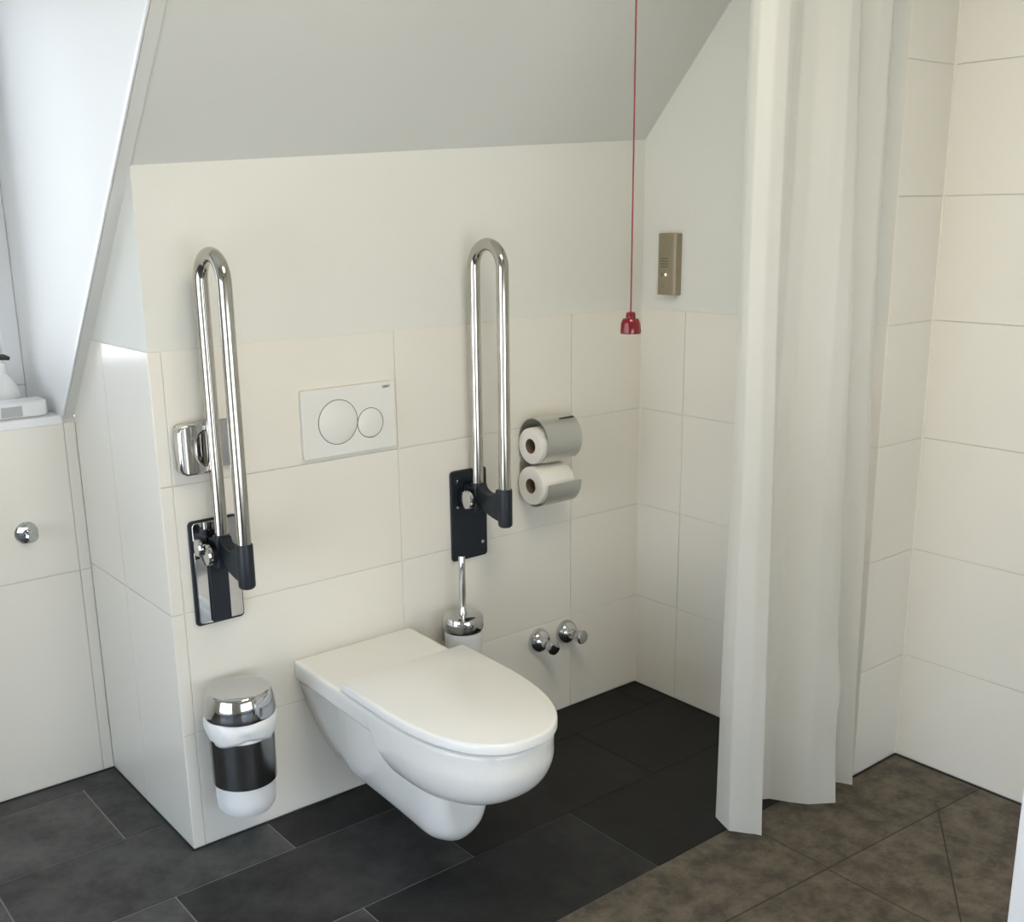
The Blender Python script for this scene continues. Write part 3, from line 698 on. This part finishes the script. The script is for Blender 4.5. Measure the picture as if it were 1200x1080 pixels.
tube('nozzle', [(bxx-0.006, byy+0.003, 1.137), (bxx+0.008, byy-0.004, 1.138), (bxx+0.020, byy-0.010, 1.134)], [0.0085, 0.0075, 0.0045], M_DARK, t, 12)
rebase(t)

# ---------------------------------------------------------------- shower curtain and rail
ZT = 2.26
t = thing('shower_curtain', 'long white fabric shower curtain drawn together in soft folds', 'curtain', (1.22, -0.80, 0.03))
bot = [(1.040, -0.735), (1.026, -0.765), (1.012, -0.800), (1.036, -0.838), (1.062, -0.858), (1.082, -0.832), (1.120, -0.782), (1.170, -0.752), (1.205, -0.770), (1.235, -0.815), (1.262, -0.846),
       (1.300, -0.868), (1.326, -0.882), (1.345, -0.862), (1.352, -0.815), (1.375, -0.790), (1.408, -0.800), (1.428, -0.832), (1.438, -0.856), (1.448, -0.838), (1.452, -0.80)]
top = [(1.004, -0.770), (0.990, -0.785), (0.985, -0.805), (1.005, -0.825), (1.040, -0.830), (1.075, -0.822), (1.110, -0.800), (1.150, -0.788), (1.185, -0.800), (1.215, -0.825), (1.240, -0.838),
       (1.272, -0.836), (1.292, -0.820), (1.305, -0.795), (1.318, -0.785), (1.345, -0.795), (1.375, -0.825), (1.400, -0.830), (1.425, -0.812), (1.445, -0.795), (1.455, -0.790)]
def cr(P, u):
    n = len(P)-1; s = min(n-1, int(u*n)); f = u*n - s
    p = [Vector(P[max(0, min(n, s+k))]) for k in (-1, 0, 1, 2)]
    lin = p[1].lerp(p[2], f)
    return lin*0.9 + 0.1*0.5*((2*p[1]) + (p[2]-p[0])*f + (2*p[0]-5*p[1]+4*p[2]-p[3])*f*f + (-p[0]+3*p[1]-3*p[2]+p[3])*f**3)
bm = bmesh.new(); NU, NV = 150, 90; G = []
for j in range(NV+1):
    f = j/NV; z = 0.028 + (ZT-0.028)*f; row = []
    for i in range(NU+1):
        u = i/NU; g = f**0.8
        p = cr(bot, u)*(1-g) + cr(top, u)*g
        wob = 0.006*math.sin(9*u+3.2*f*PI)*math.sin(PI*f) + 0.004*math.sin(23*u-5*f)*(1-f)*f*2
        crease = -0.010*math.exp(-((u-0.60)/0.05)**2 - ((z-0.34)/0.06)**2)
        hem = 0.006*math.sin(6*u) - 0.010*math.exp(-((u-0.22)/0.04)**2)
        row.append(bm.verts.new((p.x+wob*0.6, p.y+wob+crease, z + hem*(1-f)**6)))
    G.append(row)
for A, B in zip(G, G[1:]):
    for i in range(NU): bm.faces.new((A[i], A[i+1], B[i+1], B[i]))
link('cloth', bm_mesh(bm), M_CURTAIN, t, 70)
for k in range(7):
    u = (k+0.5)/7; p = cr(top, u)
    tube('hook', [(p.x, p.y, ZT-0.012), (p.x, -0.806, ZT+0.018), (p.x, -0.806, ZT+0.034)], 0.0018, M_CHROME, t, 6)
rebase(t)
t = thing('curtain_rail', 'straight white curtain rail hung from the ceiling', 'curtain rail', (0.7, -0.806, ZT+0.034))
tube('rail', [(-0.10, -0.806, ZT+0.046), (WX+0.004, -0.806, ZT+0.046)], 0.012, M_WHITEPL, t)
for x in (0.0, 0.75): tube('hanger', [(x, -0.806, ZT+0.05), (x, -0.806, ZC+0.002)], 0.007, M_WHITEPL, t, 12)
rebase(t)
